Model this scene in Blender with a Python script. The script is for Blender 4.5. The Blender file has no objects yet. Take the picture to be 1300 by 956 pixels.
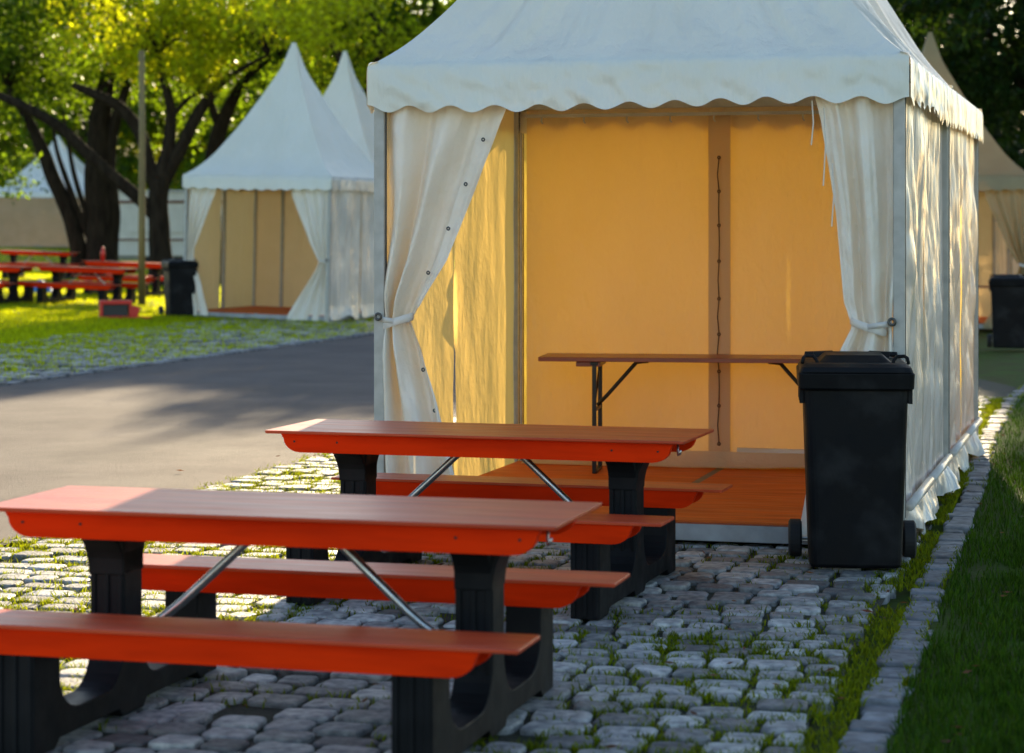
import bpy, math, random
import numpy as np
from mathutils import Vector, Matrix, noise
from math import sin, cos, pi, radians as R

random.seed(7)
rng = np.random.default_rng(7)
scene = bpy.context.scene
COL = scene.collection

# ------------------------------------------------------------------ frame of the place
F, YH, H = 2896.0, 292.4, 1.74            # eye height and lens, measured from the photograph
TH = 0.2656                               # the tents, tables and road share one direction
U = Vector((cos(TH), -sin(TH), 0))        # along the front of the tent
V = Vector((sin(TH), cos(TH), 0))         # along the road
def uv(x, y): return x*U.x + y*U.y, x*V.x + y*V.y
def from_uv(u, v): return u*U.x + v*V.x, u*U.y + v*V.y
def gz(x, y):                             # the far lawn rises away from the road
    u = x*U.x + y*U.y
    return 0.028*min(max(0.0, -13.0-u), 34.0)
def W(px, py, d): return Vector(((px-650)*d/F, d, H-(py-YH)*d/F))
def GP(px, py):
    d = 45.0
    for _ in range(40):
        d = F*(H-gz((px-650)*d/F, d))/(py-YH)
    x = (px-650)*d/F
    return Vector((x, d, gz(x, d)))

# ------------------------------------------------------------------ mesh helpers
class MB:
    def __init__(s): s.v = []; s.f = []
    def add(s, vs, fs):
        o = len(s.v); s.v += [tuple(p) for p in vs]; s.f += [tuple(i+o for i in f) for f in fs]
    def box(s, c, size, M=None):
        hx, hy, hz = (k/2 for k in size)
        vs = [Vector((sx*hx, sy*hy, sz*hz)) for sz in (-1, 1) for sy in (-1, 1) for sx in (-1, 1)]
        if M: vs = [M @ p for p in vs]
        vs = [p+Vector(c) for p in vs]
        s.add(vs, [(0,2,3,1),(4,5,7,6),(0,1,5,4),(2,6,7,3),(0,4,6,2),(1,3,7,5)])
    def prism(s, pts, axis, a0, a1):      # outline extruded along an axis (x or y)
        n = len(pts)
        def P(p, a): return (a, p[0], p[1]) if axis == 'x' else (p[0], a, p[1])
        vs = [P(p, a0) for p in pts] + [P(p, a1) for p in pts]
        fs = [(i, (i+1) % n, (i+1) % n+n, i+n) for i in range(n)]
        s.add(vs, fs+[tuple(range(n))[::-1], tuple(range(n, 2*n))])
    def rings(s, rings, cap=True):
        n = len(rings[0]); vs = [p for r in rings for p in r]; fs = []
        for k in range(len(rings)-1):
            for i in range(n):
                j = (i+1) % n
                fs.append((k*n+i, k*n+j, (k+1)*n+j, (k+1)*n+i))
        if cap: fs += [tuple(range(n))[::-1], tuple(range((len(rings)-1)*n, len(rings)*n))]
        s.add(vs, fs)
    def tube(s, path, rad, n=10, cap=True):
        path = [Vector(p) for p in path]
        rad = rad if isinstance(rad, (list, tuple)) else [rad]*len(path)
        rs = []; prev = None
        for i, p in enumerate(path):
            t = (path[min(i+1, len(path)-1)]-path[max(i-1, 0)]).normalized()
            if prev is None:
                a = Vector((0, 0, 1)) if abs(t.z) < .9 else Vector((1, 0, 0))
                n1 = t.cross(a).normalized()
            else: n1 = (prev-t*prev.dot(t)).normalized()
            prev = n1; n2 = t.cross(n1)
            rs.append([p+(n1*cos(2*pi*k/n)+n2*sin(2*pi*k/n))*rad[i] for k in range(n)])
        s.rings(rs, cap)
    def rrect(s, secs, seg=4):            # loft of rounded rectangles: (cx, cy, z, hx, hy, r)
        rs = []
        for cx, cy, z, hx, hy, r in secs:
            ring = []
            for qx, qy, a0 in ((1, 1, 0), (-1, 1, pi/2), (-1, -1, pi), (1, -1, 1.5*pi)):
                for k in range(seg+1):
                    a = a0+pi/2*k/seg
                    ring.append((cx+qx*(hx-r)+r*cos(a), cy+qy*(hy-r)+r*sin(a), z))
            rs.append(ring)
        s.rings(rs)
    def grid(s, fn, nu, nv, close=False):
        vs = [fn(i/nu, j/nv) for j in range(nv+1) for i in range(nu+1)]
        fs = [(j*(nu+1)+i, j*(nu+1)+i+1, (j+1)*(nu+1)+i+1, (j+1)*(nu+1)+i) for j in range(nv) for i in range(nu)]
        s.add(vs, fs)
    def torus(s, c, M, R0, r, n=14, m=6, ry=None):
        ry = ry or R0; vs = []; fs = []
        for i in range(n):
            a = 2*pi*i/n; d = Vector((cos(a)*R0, sin(a)*ry, 0)); dn = d.normalized()
            for j in range(m):
                b = 2*pi*j/m
                vs.append(M @ (d+dn*r*cos(b)+Vector((0, 0, r*sin(b))))+Vector(c))
        for i in range(n):
            for j in range(m):
                fs.append((i*m+j, ((i+1) % n)*m+j, ((i+1) % n)*m+(j+1) % m, i*m+(j+1) % m))
        s.add(vs, fs)
    def build(s, name, mat, parent=None, bevel=0, smooth=False, seg=2):
        me = bpy.data.meshes.new(name); me.from_pydata(s.v, [], s.f); me.update()
        return finish(name, me, mat, parent, bevel, smooth, seg)

def finish(name, me, mat, parent=None, bevel=0, smooth=False, seg=2):
    me.materials.append(mat)
    if smooth: me.polygons.foreach_set('use_smooth', [True]*len(me.polygons))
    o = bpy.data.objects.new(name, me); COL.objects.link(o)
    if parent: o.parent = parent
    if bevel:
        m = o.modifiers.new('bevel', 'BEVEL'); m.width = bevel; m.segments = seg; m.limit_method = 'ANGLE'; m.angle_limit = R(40)
    return o
def np_mesh(name, verts, faces, mat, parent=None, smooth=False):
    me = bpy.data.meshes.new(name); n, k = faces.shape
    me.vertices.add(len(verts)); me.vertices.foreach_set('co', verts.astype(np.float32).ravel())
    me.loops.add(n*k); me.loops.foreach_set('vertex_index', faces.astype(np.int32).ravel())
    me.polygons.add(n); me.polygons.foreach_set('loop_start', np.arange(0, n*k, k, dtype=np.int32))
    me.update(); me.validate()
    return finish(name, me, mat, parent, 0, smooth)
def tag(o, label=None, cat=None, group=None, kind=None):
    for k, x in (('label', label), ('category', cat), ('group', group), ('kind', kind)):
        if x: o[k] = x
    return o
def empty(name, loc, rz=0, label=None, cat=None, group=None):
    o = bpy.data.objects.new(name, None); COL.objects.link(o)
    o.location = loc; o.rotation_euler = (0, 0, rz); o.empty_display_size = .3
    return tag(o, label, cat, group)
def copy_tree(o, parent=None):
    c = o.copy(); COL.objects.link(c); c.parent = parent
    for ch in list(o.children): copy_tree(ch, c)
    return c
def dup(o, loc, rz, label, group=None):
    c = copy_tree(o); c.location = loc; c.rotation_euler = (0, 0, rz); c['label'] = label
    if group: c['group'] = group
    return c
def nz(x, y, z, sc=1, seed=0): return noise.noise(Vector((x*sc+seed*17.3, y*sc-seed*5.1, z*sc+seed*3.7)))

# ------------------------------------------------------------------ materials
def mat(name, c1, c2=None, scale=8, rough=.6, rough2=None, metal=0, spec=.5, bump=0, bscale=40, stretch=(1, 1, 1),
        island=0, detail=4, nrough=.5, trans=None, tfac=.5, coat=0, bump2=0, b2scale=5, b2stretch=(1, 1, 1), bdist=.02, contrast=(.35, .65)):
    m = bpy.data.materials.new(name); m.use_nodes = True
    nt = m.node_tree; N = nt.nodes; L = nt.links; p = N['Principled BSDF']
    tc = N.new('ShaderNodeTexCoord')
    def tex(sc, st, det=4):
        mp = N.new('ShaderNodeMapping'); mp.inputs['Scale'].default_value = st
        L.new(tc.outputs['Object'], mp.inputs['Vector'])
        t = N.new('ShaderNodeTexNoise'); t.inputs['Scale'].default_value = sc; t.inputs['Detail'].default_value = det; t.inputs['Roughness'].default_value = nrough
        L.new(mp.outputs['Vector'], t.inputs['Vector']); return t.outputs['Fac']
    col = None
    fac = None
    if c2:
        fac = tex(scale, stretch, detail)
        mr = N.new('ShaderNodeMapRange'); mr.inputs['From Min'].default_value = contrast[0]; mr.inputs['From Max'].default_value = contrast[1]
        L.new(fac, mr.inputs['Value']); fac = mr.outputs['Result']
        mx = N.new('ShaderNodeMix'); mx.data_type = 'RGBA'
        mx.inputs['A'].default_value = (*c1, 1); mx.inputs['B'].default_value = (*c2, 1)
        L.new(fac, mx.inputs['Factor']); col = mx.outputs['Result']
    if island:
        g = N.new('ShaderNodeNewGeometry'); hs = N.new('ShaderNodeHueSaturation')
        if col: L.new(col, hs.inputs['Color'])
        else: hs.inputs['Color'].default_value = (*c1, 1)
        mr = N.new('ShaderNodeMapRange'); mr.inputs['To Min'].default_value = 1-island; mr.inputs['To Max'].default_value = 1+island
        L.new(g.outputs['Random Per Island'], mr.inputs['Value']); L.new(mr.outputs['Result'], hs.inputs['Value'])
        mh = N.new('ShaderNodeMath'); mh.operation = 'MULTIPLY_ADD'; mh.inputs[1].default_value = 7.13; mh.inputs[2].default_value = 0
        fr = N.new('ShaderNodeMath'); fr.operation = 'FRACT'
        L.new(g.outputs['Random Per Island'], mh.inputs[0]); L.new(mh.outputs[0], fr.inputs[0])
        m2 = N.new('ShaderNodeMapRange'); m2.inputs['To Min'].default_value = .5-.06*island; m2.inputs['To Max'].default_value = .5+.06*island
        L.new(fr.outputs[0], m2.inputs['Value']); L.new(m2.outputs['Result'], hs.inputs['Hue'])
        col = hs.outputs['Color']
    if col: L.new(col, p.inputs['Base Color'])
    else: p.inputs['Base Color'].default_value = (*c1, 1)
    p.inputs['Roughness'].default_value = rough; p.inputs['Metallic'].default_value = metal
    p.inputs['Specular IOR Level'].default_value = spec; p.inputs['Coat Weight'].default_value = coat
    p.inputs['Coat Roughness'].default_value = .15
    if rough2 is not None:
        f2 = tex(scale*1.7, stretch, 5); mr = N.new('ShaderNodeMapRange')
        mr.inputs['From Min'].default_value = .3; mr.inputs['From Max'].default_value = .7
        mr.inputs['To Min'].default_value = rough; mr.inputs['To Max'].default_value = rough2
        L.new(f2, mr.inputs['Value']); L.new(mr.outputs['Result'], p.inputs['Roughness'])
    nrm = None
    for st, sc, ss in ((bump, bscale, stretch), (bump2, b2scale, b2stretch)):
        if st:
            b = N.new('ShaderNodeBump'); b.inputs['Strength'].default_value = st; b.inputs['Distance'].default_value = bdist
            L.new(tex(sc, ss, 5), b.inputs['Height'])
            if nrm: L.new(nrm, b.inputs['Normal'])
            nrm = b.outputs['Normal']
    if nrm: L.new(nrm, p.inputs['Normal'])
    if trans:
        t = N.new('ShaderNodeBsdfTranslucent'); t.inputs['Color'].default_value = (*trans, 1)
        if nrm: L.new(nrm, t.inputs['Normal'])
        if island and col:
            mm = N.new('ShaderNodeMix'); mm.data_type = 'RGBA'; mm.blend_type = 'MULTIPLY'; mm.inputs['Factor'].default_value = 1
            mm.inputs['A'].default_value = (*trans, 1)
            hs2 = N.new('ShaderNodeHueSaturation'); hs2.inputs['Color'].default_value = (*trans, 1)
            L.new(mr_val(N, L, g, island), hs2.inputs['Value']); L.new(hs2.outputs['Color'], t.inputs['Color'])
        mix = N.new('ShaderNodeMixShader'); mix.inputs['Fac'].default_value = tfac
        L.new(p.outputs[0], mix.inputs[1]); L.new(t.outputs[0], mix.inputs[2])
        L.new(mix.outputs[0], N['Material Output'].inputs['Surface'])
    return m
def mr_val(N, L, g, island):
    mr = N.new('ShaderNodeMapRange'); mr.inputs['To Min'].default_value = 1-island; mr.inputs['To Max'].default_value = 1+island
    L.new(g.outputs['Random Per Island'], mr.inputs['Value']); return mr.outputs['Result']

CAN = (.74, .75, .74)
M = {}
TR = (.95, .67, .09)
M['canvas'] = mat('canvas', (.70, .62, .45), (.63, .55, .38), 1.6, rough=.45, rough2=.65, spec=.3, trans=TR, tfac=.415, bump=.30, bscale=16, stretch=(1, 1, .5), bump2=.8, b2scale=3.6, b2stretch=(1, 1, .6), bdist=.05)  # white cloth, the warm glow inside the tent put into its base colour
M['canvas_seam'] = mat('canvas_seam', (.50, .40, .25), rough=.5, trans=(.8, .52, .16), tfac=.30, bump=.2, bscale=14)
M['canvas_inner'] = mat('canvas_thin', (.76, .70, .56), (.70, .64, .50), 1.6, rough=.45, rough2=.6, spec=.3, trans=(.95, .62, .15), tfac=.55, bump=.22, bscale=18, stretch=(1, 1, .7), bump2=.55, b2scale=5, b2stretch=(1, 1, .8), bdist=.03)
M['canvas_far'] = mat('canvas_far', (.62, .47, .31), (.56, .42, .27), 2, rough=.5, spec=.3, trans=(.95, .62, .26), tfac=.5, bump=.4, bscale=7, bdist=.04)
M['canvas_shaded'] = mat('canvas_shaded', (.40, .35, .20), (.34, .30, .17), 3, rough=.5, trans=(.6, .42, .14), tfac=.35, bump=.4, bscale=6, bdist=.04)  # tent cloth with the tree shade put into a darker colour
M['canvas_roof'] = mat('canvas_roof', (.83, .84, .76), (.79, .80, .71), 2.0, rough=.30, rough2=.45, spec=.5, trans=(.9, .78, .55), tfac=.13, bump=.55, bscale=8, stretch=(1, 1, .22), bump2=.35, b2scale=4, b2stretch=(1, 1, .6), bdist=.06)
M['canvas_backlit'] = mat('canvas_backlit', (.60, .42, .24), (.52, .36, .20), 2, rough=.55, trans=(.8, .5, .2), tfac=.3, bump=.3, bscale=5, bdist=.04)  # white cloth with the light shining through put into its colour
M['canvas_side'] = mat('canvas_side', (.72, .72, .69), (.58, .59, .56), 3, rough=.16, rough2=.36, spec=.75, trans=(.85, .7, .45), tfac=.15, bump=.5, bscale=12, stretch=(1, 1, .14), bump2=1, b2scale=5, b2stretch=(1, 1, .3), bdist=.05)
M['curtain'] = mat('curtain', (.90, .87, .78), (.84, .80, .69), 3, rough=.36, spec=.5, trans=(.92, .76, .48), tfac=.18, bump=.5, bscale=6, bump2=.2, b2scale=25, bdist=.03)
M['flap'] = mat('flap', (.8, .8, .78), (.7, .69, .66), 4, rough=.3, spec=.5, trans=(.9, .75, .5), tfac=.25, bump=.5, bscale=9, bdist=.03)
M['alu'] = mat('aluminium', (.46, .45, .42), (.38, .37, .34), 12, rough=.45, rough2=.6, metal=.25, bump=.05, bscale=60)
M['alu_dark'] = mat('dark_groove', (.05, .05, .05), rough=.6)
M['edge'] = mat('platform_edge', (.40, .42, .44), (.28, .29, .30), 6, rough=.5, rough2=.7, metal=.35, bump=.1, bscale=30)
M['ply'] = mat('plywood_floor', (.66, .120, .010), (.42, .066, .006), 2.2, rough=.5, rough2=.7, spec=.3, stretch=(1, 9, 1), bump=.08, bscale=30, bdist=.01, contrast=(.3, .72), detail=7)
M['strip'] = mat('floor_strip', (.17, .15, .13), (.11, .1, .09), 9, rough=.55, metal=.3)
M['top'] = mat('lacquered_top', (.66, .075, .016), (.42, .040, .010), 1.8, rough=.30, rough2=.46, spec=.38, stretch=(1, 14, 14), bump=.08, bscale=9, bdist=.008, contrast=(.3, .7), detail=8)
M['apron'] = mat('orange_red_paint', (.84, .036, .001), (.52, .017, .001), 1.7, rough=.5, rough2=.65, spec=.05, stretch=(1.3, 9, 9), bump=.10, bscale=8, bdist=.01, contrast=(.40, .9), detail=7)
M['black'] = mat('black_plastic', (.005, .0055, .0065), (.010, .0105, .012), 5, rough=.46, rough2=.68, spec=.14, bump=.12, bscale=50, bdist=.006)
M['bin'] = mat('bin_plastic', (.0045, .005, .0065), (.030, .031, .033), 4, rough=.40, rough2=.65, spec=.15, bump=.14, bscale=55, bdist=.004, contrast=(.52, .85), detail=8)
M['rubber'] = mat('rubber', (.014, .014, .015), rough=.75, bump=.1)
M['steel'] = mat('galvanised_steel', (.55, .55, .52), (.42, .42, .40), 20, rough=.24, rough2=.4, metal=1)
M['iron'] = mat('black_iron', (.012, .013, .013), rough=.4, metal=.3)
M['beer'] = mat('beer_table_wood', (.26, .055, .02), (.19, .04, .016), 2, rough=.35, stretch=(1, 8, 8))
M['grommet'] = mat('grommet', (.10, .10, .095), rough=.4, metal=.8)
M['cord'] = mat('cord', (.11, .06, .03), rough=.8)
M['string'] = mat('white_string', (.7, .66, .58), rough=.8)
M['asphalt'] = mat('asphalt', (.150, .126, .116), (.100, .086, .082), .55, rough=.75, rough2=.9, spec=.12, bump=.9, bscale=60, bdist=.015, detail=12, nrough=.74, contrast=(.34, .66))
M['stone'] = mat('granite_setts', (.41, .395, .365), (.17, .17, .17), 22, rough=.5, rough2=.78, spec=.4, island=.6, bump=.7, bscale=70, bdist=.012, bump2=.25, b2scale=18, detail=9)
M['kerb'] = mat('kerb_stone', (.23, .235, .245), (.12, .12, .125), 16, rough=.6, rough2=.8, spec=.3, island=.3, bump=.5, bscale=35, bdist=.015)
M['bed'] = mat('joint_soil', (.022, .030, .010), (.040, .033, .021), 6, rough=.95, bump=.7, bscale=45, bdist=.02)
M['soil'] = mat('lawn_soil', (.045, .09, .008), (.05, .055, .014), 2.5, rough=.95, spec=.1, bump=.6, bscale=25)
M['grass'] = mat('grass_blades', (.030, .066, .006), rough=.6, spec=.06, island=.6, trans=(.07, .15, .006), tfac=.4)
M['leaf_shade'] = mat('leaf_shade', (.022, .050, .007), rough=.5, spec=.15, island=.6, trans=(.22, .34, .008), tfac=.48)  # copy of leaf with shade put into its darker colours
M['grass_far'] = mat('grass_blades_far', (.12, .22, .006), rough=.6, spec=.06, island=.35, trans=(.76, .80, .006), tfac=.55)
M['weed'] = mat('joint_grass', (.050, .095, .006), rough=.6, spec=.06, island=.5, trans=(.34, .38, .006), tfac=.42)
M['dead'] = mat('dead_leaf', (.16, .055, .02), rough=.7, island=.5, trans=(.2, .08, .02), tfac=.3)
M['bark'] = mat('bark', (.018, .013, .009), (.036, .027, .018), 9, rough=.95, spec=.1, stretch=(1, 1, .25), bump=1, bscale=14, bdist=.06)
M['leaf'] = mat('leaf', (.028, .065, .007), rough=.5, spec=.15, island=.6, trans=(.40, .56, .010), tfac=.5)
M['leaf_sunlit'] = mat('leaf_sunlit', (.035, .065, .006), rough=.5, spec=.15, island=.5, trans=(.82, .88, .012), tfac=.58)  # copy of leaf with backlight put into a bright yellow transmission colour
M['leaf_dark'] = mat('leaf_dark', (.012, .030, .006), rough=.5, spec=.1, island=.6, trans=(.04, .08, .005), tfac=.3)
M['pole'] = mat('pole_wood', (.26, .19, .06), (.19, .14, .05), 6, rough=.6, stretch=(1, 1, .15), bump=.2, bscale=20)
M['red'] = mat('red_plastic', (.62, .02, .012), rough=.4)
M['panel'] = mat('dark_panel', (.02, .02, .022), rough=.5)
M['blue'] = mat('blue_tarp', (.03, .22, .55), (.02, .14, .4), 6, rough=.45, bump=.4, bscale=12)
M['white'] = mat('trailer_white', (.74, .72, .66), (.66, .64, .58), 3, rough=.4)
M['trim'] = mat('trailer_trim', (.16, .06, .04), rough=.5)
M['grey'] = mat('grey_metal', (.25, .26, .27), rough=.5, metal=.5)
M['glass'] = mat('dark_glass', (.03, .035, .04), rough=.1)

# ------------------------------------------------------------------ ground, road, paving
def sheet(name, pts, z, m, kind='structure'):
    me = bpy.data.meshes.new(name); me.from_pydata([(x, y, z) for x, y in pts], [], [tuple(range(len(pts)))]); me.update()
    o = finish(name, me, m); o['kind'] = kind; return o
b = MB(); b.grid(lambda s, t: (lambda x, y: (x, y, -.04))(-260+520*s, -60+560*t), 8, 8)
b.build('ground', M['soil'])['kind'] = 'structure'
def uvpoly(lst): return [from_uv(u, v) for u, v in lst]
UR0, UR1 = -12.15, -6.0
b = MB()
def roadf(s, t):
    u = UR0+(UR1-UR0)*s; v = -20+260*t; x, y = from_uv(u, v)
    return (x, y, .006-.05*(2*s-1)**2*.0)
b.grid(roadf, 4, 40); b.build('road', M['asphalt'])['kind'] = 'structure'
# far lawn rising from the road
b = MB()
def lawnf(s, t):
    k = s**1.8; u = -12.5-90*k; v = -10+300*t; x, y = from_uv(u, v)
    return (x, y, gz(x, y)+.02*nz(x, y, 0, .35, 2)*min(1, s*6)-.004)
b.grid(lawnf, 40, 150); b.build('lawn', M['soil'], smooth=True)['kind'] = 'structure'
# near cobble bed
sheet('cobble_bed', uvpoly([(UR1-.3, -6), (-1.0, -6), (-1.25, 26), (UR1-.3, 40)]), -.008, M['bed'])

KERB = [(-.80, 3.0), (-.93, 8.84), (-.99, 11.94), (-1.06, 15.65), (-1.20, 19.5), (-1.24, 23.6), (-1.05, 28.5), (-.5, 35.0), (.6, 44.0)]
def kerb_u(v):
    return .03+kerb_raw(v)
def kerb_raw(v):
    for (u0, v0), (u1, v1) in zip(KERB, KERB[1:]):
        if v <= v1: return u0+(u1-u0)*(v-v0)/(v1-v0)
    return KERB[-1][0]
KW = .07
rp = [(kerb_u(v)+KW, v) for v in np.linspace(3, 44, 42)]
sheet('verge', uvpoly([(rp[0][0], -4)]+rp+[(30, 60), (30, -4)]), -.002, M['soil'])

def stone(b, u, v, du, dv, zt, jit=.012, rnd=.035, rot=0):
    hu, hv = du/2, dv/2; r = min(rnd, hu*.7, hv*.7)
    cs = [(hu, hv), (-hu, hv), (-hu, -hv), (hu, -hv)]
    cs = [(x+random.uniform(-jit, jit), y+random.uniform(-jit, jit)) for x, y in cs]
    ring = []
    for i in range(4):
        p = Vector(cs[i]); a = Vector(cs[i-1]); c = Vector(cs[(i+1) % 4])
        da = (a-p).normalized(); dc = (c-p).normalized()
        for q in (p+da*r, p+(da+dc)*r*.32, p+dc*r): ring.append(q)
    tilt = (random.uniform(-.02, .02), random.uniform(-.02, .02))
    cr, sr = cos(rot), sin(rot)
    def lay(k, z, tl):
        out = []
        for q in ring:
            qx, qy = q.x*k, q.y*k; qx, qy = qx*cr-qy*sr, qx*sr+qy*cr
            x, y = from_uv(u+qx, v+qy)
            out.append((x, y, z+tl*(qx*tilt[0]+qy*tilt[1])))
        return out
    k1 = 1-.005/min(hu, hv); k2 = 1-.016/min(hu, hv)
    n = 12; o = len(b.v)
    b.v += lay(1, -.05, 0)+lay(1, zt-.009, 1)+lay(k1, zt-.002, 1)+lay(k2, zt, 1)
    cx, cy = from_uv(u, v); b.v.append((cx, cy, zt+.001))
    for k in range(3):
        for i in range(n):
            j = (i+1) % n; b.f.append((o+k*n+i, o+k*n+j, o+(k+1)*n+j, o+(k+1)*n+i))
    for i in range(n): b.f.append((o+3*n+i, o+3*n+(i+1) % n, o+4*n))

joints = []          # (u, v) spots in the joints where grass may grow
b = MB(); v = 4.2
while v < 24:
    pitch = random.uniform(.165, .20)
    u = UR1-.07+random.uniform(0, .1)
    lim = kerb_u(v)-KW-.13+.05*random.random()
    while True:
        du = random.uniform(.14, .25)
        if u+du > lim:
            du = lim-u
            if du < .09: break
        uc = u+du/2; vc = v+pitch/2+.05*sin(uc*1.15+v*.13)+.02*nz(uc, v, 0, .8)
        if not (-4.05 < uc < -1.35 and 12.55 < vc < 18.2):
            if random.random() > .015:
                stone(b, uc, vc, du-.026, pitch-.026, random.gauss(.013, .005), jit=.009, rnd=.030, rot=random.gauss(0, .03)+.05*cos(uc*1.15+v*.13))
            joints += [(u, vc+random.uniform(-.09, .09)), (uc+random.uniform(-.1, .1), vc-pitch/2), (uc+random.uniform(-.1, .1), vc-pitch/2)]
        u += du
        if u > lim-.01: break
    v += pitch
tag(b.build('cobblestone_pavement', M['stone'], smooth=False), kind='structure')
# edging beside the verge
b = MB(); v = 3.2
while v < 36:
    dl = random.uniform(.14, .21); uc = kerb_u(v+dl/2)
    stone(b, uc+random.gauss(0, .010), v+dl/2, 2*KW+random.uniform(-.03, .03), dl-.010, .010+random.gauss(0, .005), jit=.007, rnd=.014, rot=random.gauss(0, .03))
    v += dl
tag(b.build('kerb', M['kerb']), kind='structure')
# far edging and the overgrown setts beyond the road
b = MB(); v = 17.0
while v < 60:
    dl = random.uniform(.15, .24); stone(b, UR0-.09+random.gauss(0, .012), v+dl/2, .17, dl-.014, .035+random.gauss(0, .005), rnd=.02); v += dl
tag(b.build('kerb', M['kerb']), kind='structure')
b = MB(); v = 17.0
while v < 42:
    u = UR0-.2
    while u > -16.0:
        du = random.uniform(.16, .24); x, y = from_uv(u-du/2, v)
        k = (UR0-u)/3.8
        if random.random() > .06+.55*k: stone(b, u-du/2, v, du-.04, .14, gz(x, y)+random.gauss(.026, .008))
        u -= du
    v += .19
tag(b.build('overgrown_setts', M['stone']), kind='structure')

# ------------------------------------------------------------------ grass
def blades(name, P, h, w, m, lean=.5, parent=None):
    n = len(P); a = rng.uniform(0, 2*pi, n); la = rng.uniform(0, 2*pi, n)
    h = h*rng.uniform(.55, 1.25, n); w = w*rng.uniform(.7, 1.2, n); le = lean*rng.uniform(.2, 1, n)*h
    side = np.stack([np.cos(a), np.sin(a), np.zeros(n)], 1)*(w/2)[:, None]
    ln = np.stack([np.cos(la), np.sin(la), np.zeros(n)], 1)
    up = np.zeros((n, 3)); up[:, 2] = 1
    v0 = P-side; v1 = P+side
    mid = P+up*(h*.6)[:, None]+ln*(le*.35)[:, None]
    v2 = mid+side*.75; v3 = mid-side*.75
    tip = P+up*h[:, None]+ln*le[:, None]
    vs = np.stack([v0, v1, v2, v3, tip], 1).reshape(-1, 3)
    i = np.arange(n)*5
    q = np.stack([i, i+1, i+2], 1); q2 = np.stack([i, i+2, i+3], 1); t = np.stack([i+3, i+2, i+4], 1)
    return np_mesh(name, vs, np.concatenate([q, q2, t]), m, parent)
def uv_pts(u, v, z=None):
    x = u*U.x+v*V.x; y = u*U.y+v*V.y
    zz = np.array([gz(a, c) for a, c in zip(x, y)]) if z is None else np.full(len(x), z)
    return np.stack([x, y, zz], 1)
# verge on the right: dense near the lens, thinner further off
us, vs_ = [], []
for v0, v1, dens in ((6.5, 9.5, 5200), (9.5, 13, 3800), (13, 18, 2200), (18, 28, 1100), (28, 46, 500)):
    wmax = 1.0+.16*v1
    n = int((v1-v0)*wmax*dens); vv = rng.uniform(v0, v1, n); uu = rng.uniform(0, wmax, n)
    vs_.append(vv); us.append(uu+np.array([kerb_u(q) for q in vv])+KW+.01)
uu = np.concatenate(us); vv = np.concatenate(vs_)
keep = np.array([nz(a, c, 0, 1.5, 3)+.5*nz(a, c, 0, 6, 4) > -.32+.25*(random.random()-.5) or random.random() < .22 for a, c in zip(uu, vv)])
keep &= ~((uu-np.array([kerb_u(q) for q in vv]) < .35) & (rng.random(len(uu)) < .4))
pv = uv_pts(uu[keep], vv[keep], -.004)
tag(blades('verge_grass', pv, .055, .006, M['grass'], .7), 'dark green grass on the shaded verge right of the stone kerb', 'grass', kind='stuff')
# strip between paving and kerb, and beside the tent wall
n = 9000; vv = rng.uniform(6, 24, n)**1.0; uu = np.array([kerb_u(q) for q in vv])-KW-np.abs(rng.normal(0, .11, n))
k = np.array([nz(a, c, 0, 2.2, 6) > -.2 for a, c in zip(uu, vv)])
jt = np.array(joints); ju, jv = jt[:, 0], jt[:, 1]
dens = np.array([.22+.75*nz(a, c, 0, .7, 5)+.5*nz(a, c, 0, 2.5, 8)+(.60 if a < -3.6 else 0)+(.25 if a > -1.9 else 0) for a, c in zip(ju, jv)])
nk = 2600; vk = rng.uniform(6, 26, nk); uk = np.array([kerb_u(q) for q in vk])+rng.choice([-1, 1], nk)*(KW-np.abs(rng.normal(0, .022, nk))); kk_ = np.array([nz(a, c, 0, 1.4, 16) > .0 for a, c in zip(uk, vk)])
pu, pvv = [uu[k], uk[kk_]], [vv[k], vk[kk_]]
for a, c, d in zip(ju, jv, dens):
    kk = int(max(0, d)*26)
    if kk: pu.append(a+rng.normal(0, .030, kk)); pvv.append(c+rng.normal(0, .022, kk))
pj = uv_pts(np.concatenate(pu), np.concatenate(pvv), -.006)
tag(blades('joint_grass', pj, .036, .008, M['weed'], 1.0), 'short grass and moss growing in the joints of the cobbles', 'grass', kind='stuff')
# far lawn
us, vs_ = [], []
for v0, v1, dens in ((17, 26, 420), (26, 40, 460), (40, 62, 230), (62, 110, 50)):
    wmax = 6+.42*v1; n = int((v1-v0)*wmax*dens); vs_.append(rng.uniform(v0, v1, n)); us.append(UR0-.17-rng.uniform(0, wmax, n))
uu = np.concatenate(us); vv = np.concatenate(vs_)
edge = (UR0-uu); kp = np.array([(e > 4.0) or random.random() < .30+.17*e+.5*nz(a, c, 0, 1.3, 12) for a, c, e in zip(uu, vv, edge)])
pf = uv_pts(uu[kp], vv[kp]); pf[:, 2] -= .01
tag(blades('lawn_grass', pf, .07, .016, M['grass_far'], .8), 'sunlit green grass across the far lawn beyond the road', 'grass', kind='stuff')
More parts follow.
